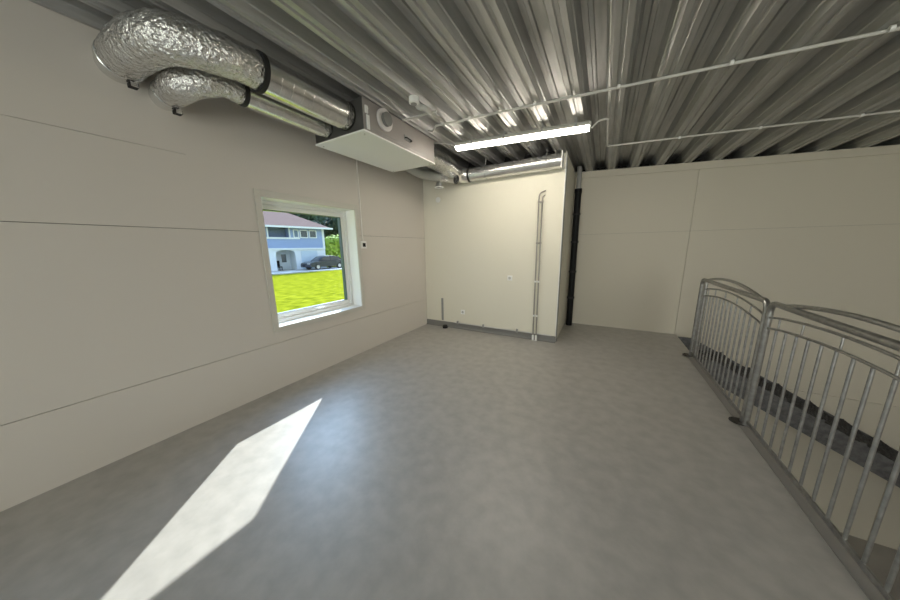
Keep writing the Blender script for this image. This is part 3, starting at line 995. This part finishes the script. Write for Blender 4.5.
# dark garden chair under the arch
g = hpt(1.0, .7, GZ)
t = thing('garden_chair', 'dark garden chair under the arch of the blue house', 'chair', g)
def gb(dx0, dx1, dy0, dy1, z0, z1, name):
    bm = nb(); box(bm, g.x + dx0, g.x + dx1, g.y + dy0, g.y + dy1, GZ + z0, GZ + z1, .02); obj(name, bm, 'black', t)
gb(-.28, .28, -.3, .3, .40, .50, 'seat')
gb(-.30, -.22, -.3, .3, .501, 1.15, 'backrest')
for sx in (-.26, .20):
    for sy in (-.28, .22):
        gb(sx, sx + .06, sy, sy + .06, .06, .399, 'leg')

# the car
def build_car():
    L, W_, = 4.70, 1.82
    o = Vector((-28.35, 20.25, GZ + .09))
    t = thing('car', 'dark blue estate car parked in front of the garage', 'car', o)
    # side profile, y forward is -Y (front to the left as seen from the room)
    low = [(-2.32, .30), (-2.35, .55), (-2.28, .74), (-1.9, .86), (-1.15, .96), (2.12, 1.02), (2.30, .92), (2.34, .55), (2.28, .30)]
    up = [(-1.25, .955), (-.50, 1.40), (-.05, 1.50), (.85, 1.49), (1.45, 1.38), (2.12, 1.015)]
    def loft(prof, secs):
        bm = nb()
        R = []
        for x, sc, in secs:
            R.append([bm.verts.new((o.x + x, o.y + y * (1 - sc * .03), o.z + (z if z < .5 else .5 + (z - .5) * (1 - sc * .05)))) for y, z in prof])
        n = len(prof)
        for i in range(len(R) - 1):
            for k in range(n):
                j = (k + 1) % n
                bm.faces.new((R[i][k], R[i][j], R[i + 1][j], R[i + 1][k]))
        bm.faces.new(R[0][::-1]); bm.faces.new(R[-1])
        bmesh.ops.recalc_face_normals(bm, faces=bm.faces[:])
        return bm
    h_ = W_ / 2
    obj('body', loft(low, [(-h_, 1.0), (-h_ + .08, .2), (0, 0), (h_ - .08, .2), (h_, 1.0)]), 'car', t, True)
    bm = nb()
    R = []
    for x, zf in ((-h_ + .20, .985), (-h_ + .30, 1.0), (0, 1.02), (h_ - .30, 1.0), (h_ - .20, .985)):
        R.append([bm.verts.new((o.x + x, o.y + y, o.z + z * zf)) for y, z in up])
    for i in range(4):
        for k in range(len(up)):
            j = (k + 1) % len(up)
            bm.faces.new((R[i][k], R[i][j], R[i + 1][j], R[i + 1][k]))
    bm.faces.new(R[0][::-1]); bm.faces.new(R[-1])
    bmesh.ops.recalc_face_normals(bm, faces=bm.faces[:])
    obj('cabin', bm, 'car', t, True)
    s = h_ - .20
    bm = nb(); prism(bm, [(-1.02, .99), (-.45, 1.34), (.35, 1.40), (.35, 1.0)], o.x + s - .01, o.x + s + .012, 'x')
    for v in bm.verts: v.co.y += o.y; v.co.z += o.z
    obj('side_window', bm, 'carglass', t)
    bm = nb(); prism(bm, [(.42, 1.0), (.42, 1.40), (.85, 1.395), (1.32, 1.31), (1.80, 1.03)], o.x + s - .01, o.x + s + .012, 'x')
    for v in bm.verts: v.co.y += o.y; v.co.z += o.z
    obj('side_window', bm, 'carglass', t)
    bm = nb()
    q = [(-h_ + .32, -1.165, .985), (h_ - .32, -1.165, .985), (h_ - .36, -.50, 1.385), (-h_ + .36, -.50, 1.385)]
    A = [bm.verts.new((o.x + x, o.y + y, o.z + z + .012)) for x, y, z in q]
    B = [bm.verts.new((o.x + x, o.y + y, o.z + z + .030)) for x, y, z in q]
    bm.faces.new(A[::-1]); bm.faces.new(B)
    for k in range(4):
        bm.faces.new((A[k], A[(k + 1) % 4], B[(k + 1) % 4], B[k]))
    obj('windscreen', bm, 'carglass', t)
    for y in (-1.42, 1.38):
        for sx in (-1, 1):
            c = Vector((o.x + sx * (h_ - .09), o.y + y, o.z + .32))
            bm = nb(); tube(bm, [c - Vector((.11, 0, 0)), c - Vector((.09, 0, 0)), c + Vector((.09, 0, 0)), c + Vector((.11, 0, 0))], [.29, .32, .32, .29], 24); wh = obj('wheel', bm, 'tyre', t, True)
            bm = nb(); disc(bm, c + Vector((sx * .1165, 0, 0)), 'x', .20, .012, 20); obj('rim', bm, 'alloy', wh, True)
    bm = nb(); box(bm, o.x + h_ - .55, o.x + h_ - .1, o.y - 2.335, o.y - 2.22, o.z + .62, o.z + .76, .02); obj('headlight', bm, 'alloy', t)
    bm = nb(); box(bm, o.x + h_ - .02, o.x + h_ + .16, o.y - .95, o.y - .80, o.z + .95, o.z + 1.08, .03); obj('mirror', bm, 'car', t)
build_car()

def tree(name, label, cat, x, y, zb, hgt, rad, m, n, leaf, group=None, columnar=False):
    t = thing(name, label, cat, (x, y, zb), group)
    bm = nb()
    tube(bm, [(x, y, zb + .001), (x + .05, y, zb + hgt * .5), (x, y + .05, zb + hgt * .8)], [rad * .09 + .02, rad * .06 + .02, .02], 10)
    obj('trunk', bm, 'bark', t, True)
    bm = nb()
    rng = random.Random(hash((round(x * 7), round(y * 7))) & 0xffff)
    blobs = []
    for k in range(26):
        f = rng.random()
        zz = zb + hgt * (.12 + .86 * f) if columnar else zb + hgt * (.28 + .68 * f)
        rr = rad * (1 - abs(f - .4) ** 1.6) * (.4 if columnar else .62)
        q = rng.random() * 6.283
        blobs.append((x + math.cos(q) * rr * .7, y + math.sin(q) * rr * .7, zz, rad * rng.uniform(.35, .55)))
    for k in range(n):
        bx, by, bz, br = rng.choice(blobs)
        d = Vector((rng.gauss(0, 1), rng.gauss(0, 1), rng.gauss(0, 1))).normalized()
        c = Vector((bx, by, bz)) + d * br * rng.uniform(.7, 1.05)
        c.z = max(c.z, zb + .1)
        a = d.orthogonal().normalized()
        a = (a + Vector((rng.gauss(0, .5), rng.gauss(0, .5), rng.gauss(0, .5)))).normalized() * leaf
        b = d.cross(a).normalized() * leaf * .6
        bm.faces.new([bm.verts.new(p) for p in (c - a, c + b * .9, c + a, c - b * .9)])
    obj('foliage', bm, m, t)
    return t
tree('conifer', 'dark evergreen tree rising behind the hip of the blue house roof', 'tree', -42, 27.2, GZ, 11.0, 3.5, 'leafdark', 9000, .40, 'trees behind the house')
tree('conifer', 'dark evergreen tree beyond the right end of the blue house roof', 'tree', -42, 34.3, GZ, 11.5, 3.5, 'leafdark', 9000, .40, 'trees behind the house')
tree('conifer', 'dark evergreen tree farther back, filling the gap right of the roof ridge', 'tree', -54, 39.5, GZ, 13.5, 4.6, 'leafdark', 9000, .5, 'trees behind the house')
tree('broadleaf_tree', 'pale green tree behind the roof ridge of the blue house', 'tree', -51, 26.4, GZ, 10.5, 3.8, 'leafbright', 6000, .40, 'trees behind the house')
tree('bush', 'yellow-green sunlit bush at the right corner of the blue house', 'bush', -32.2, 25.3, GZ, 3.9, 2.4, 'leafbright', 4500, .22)
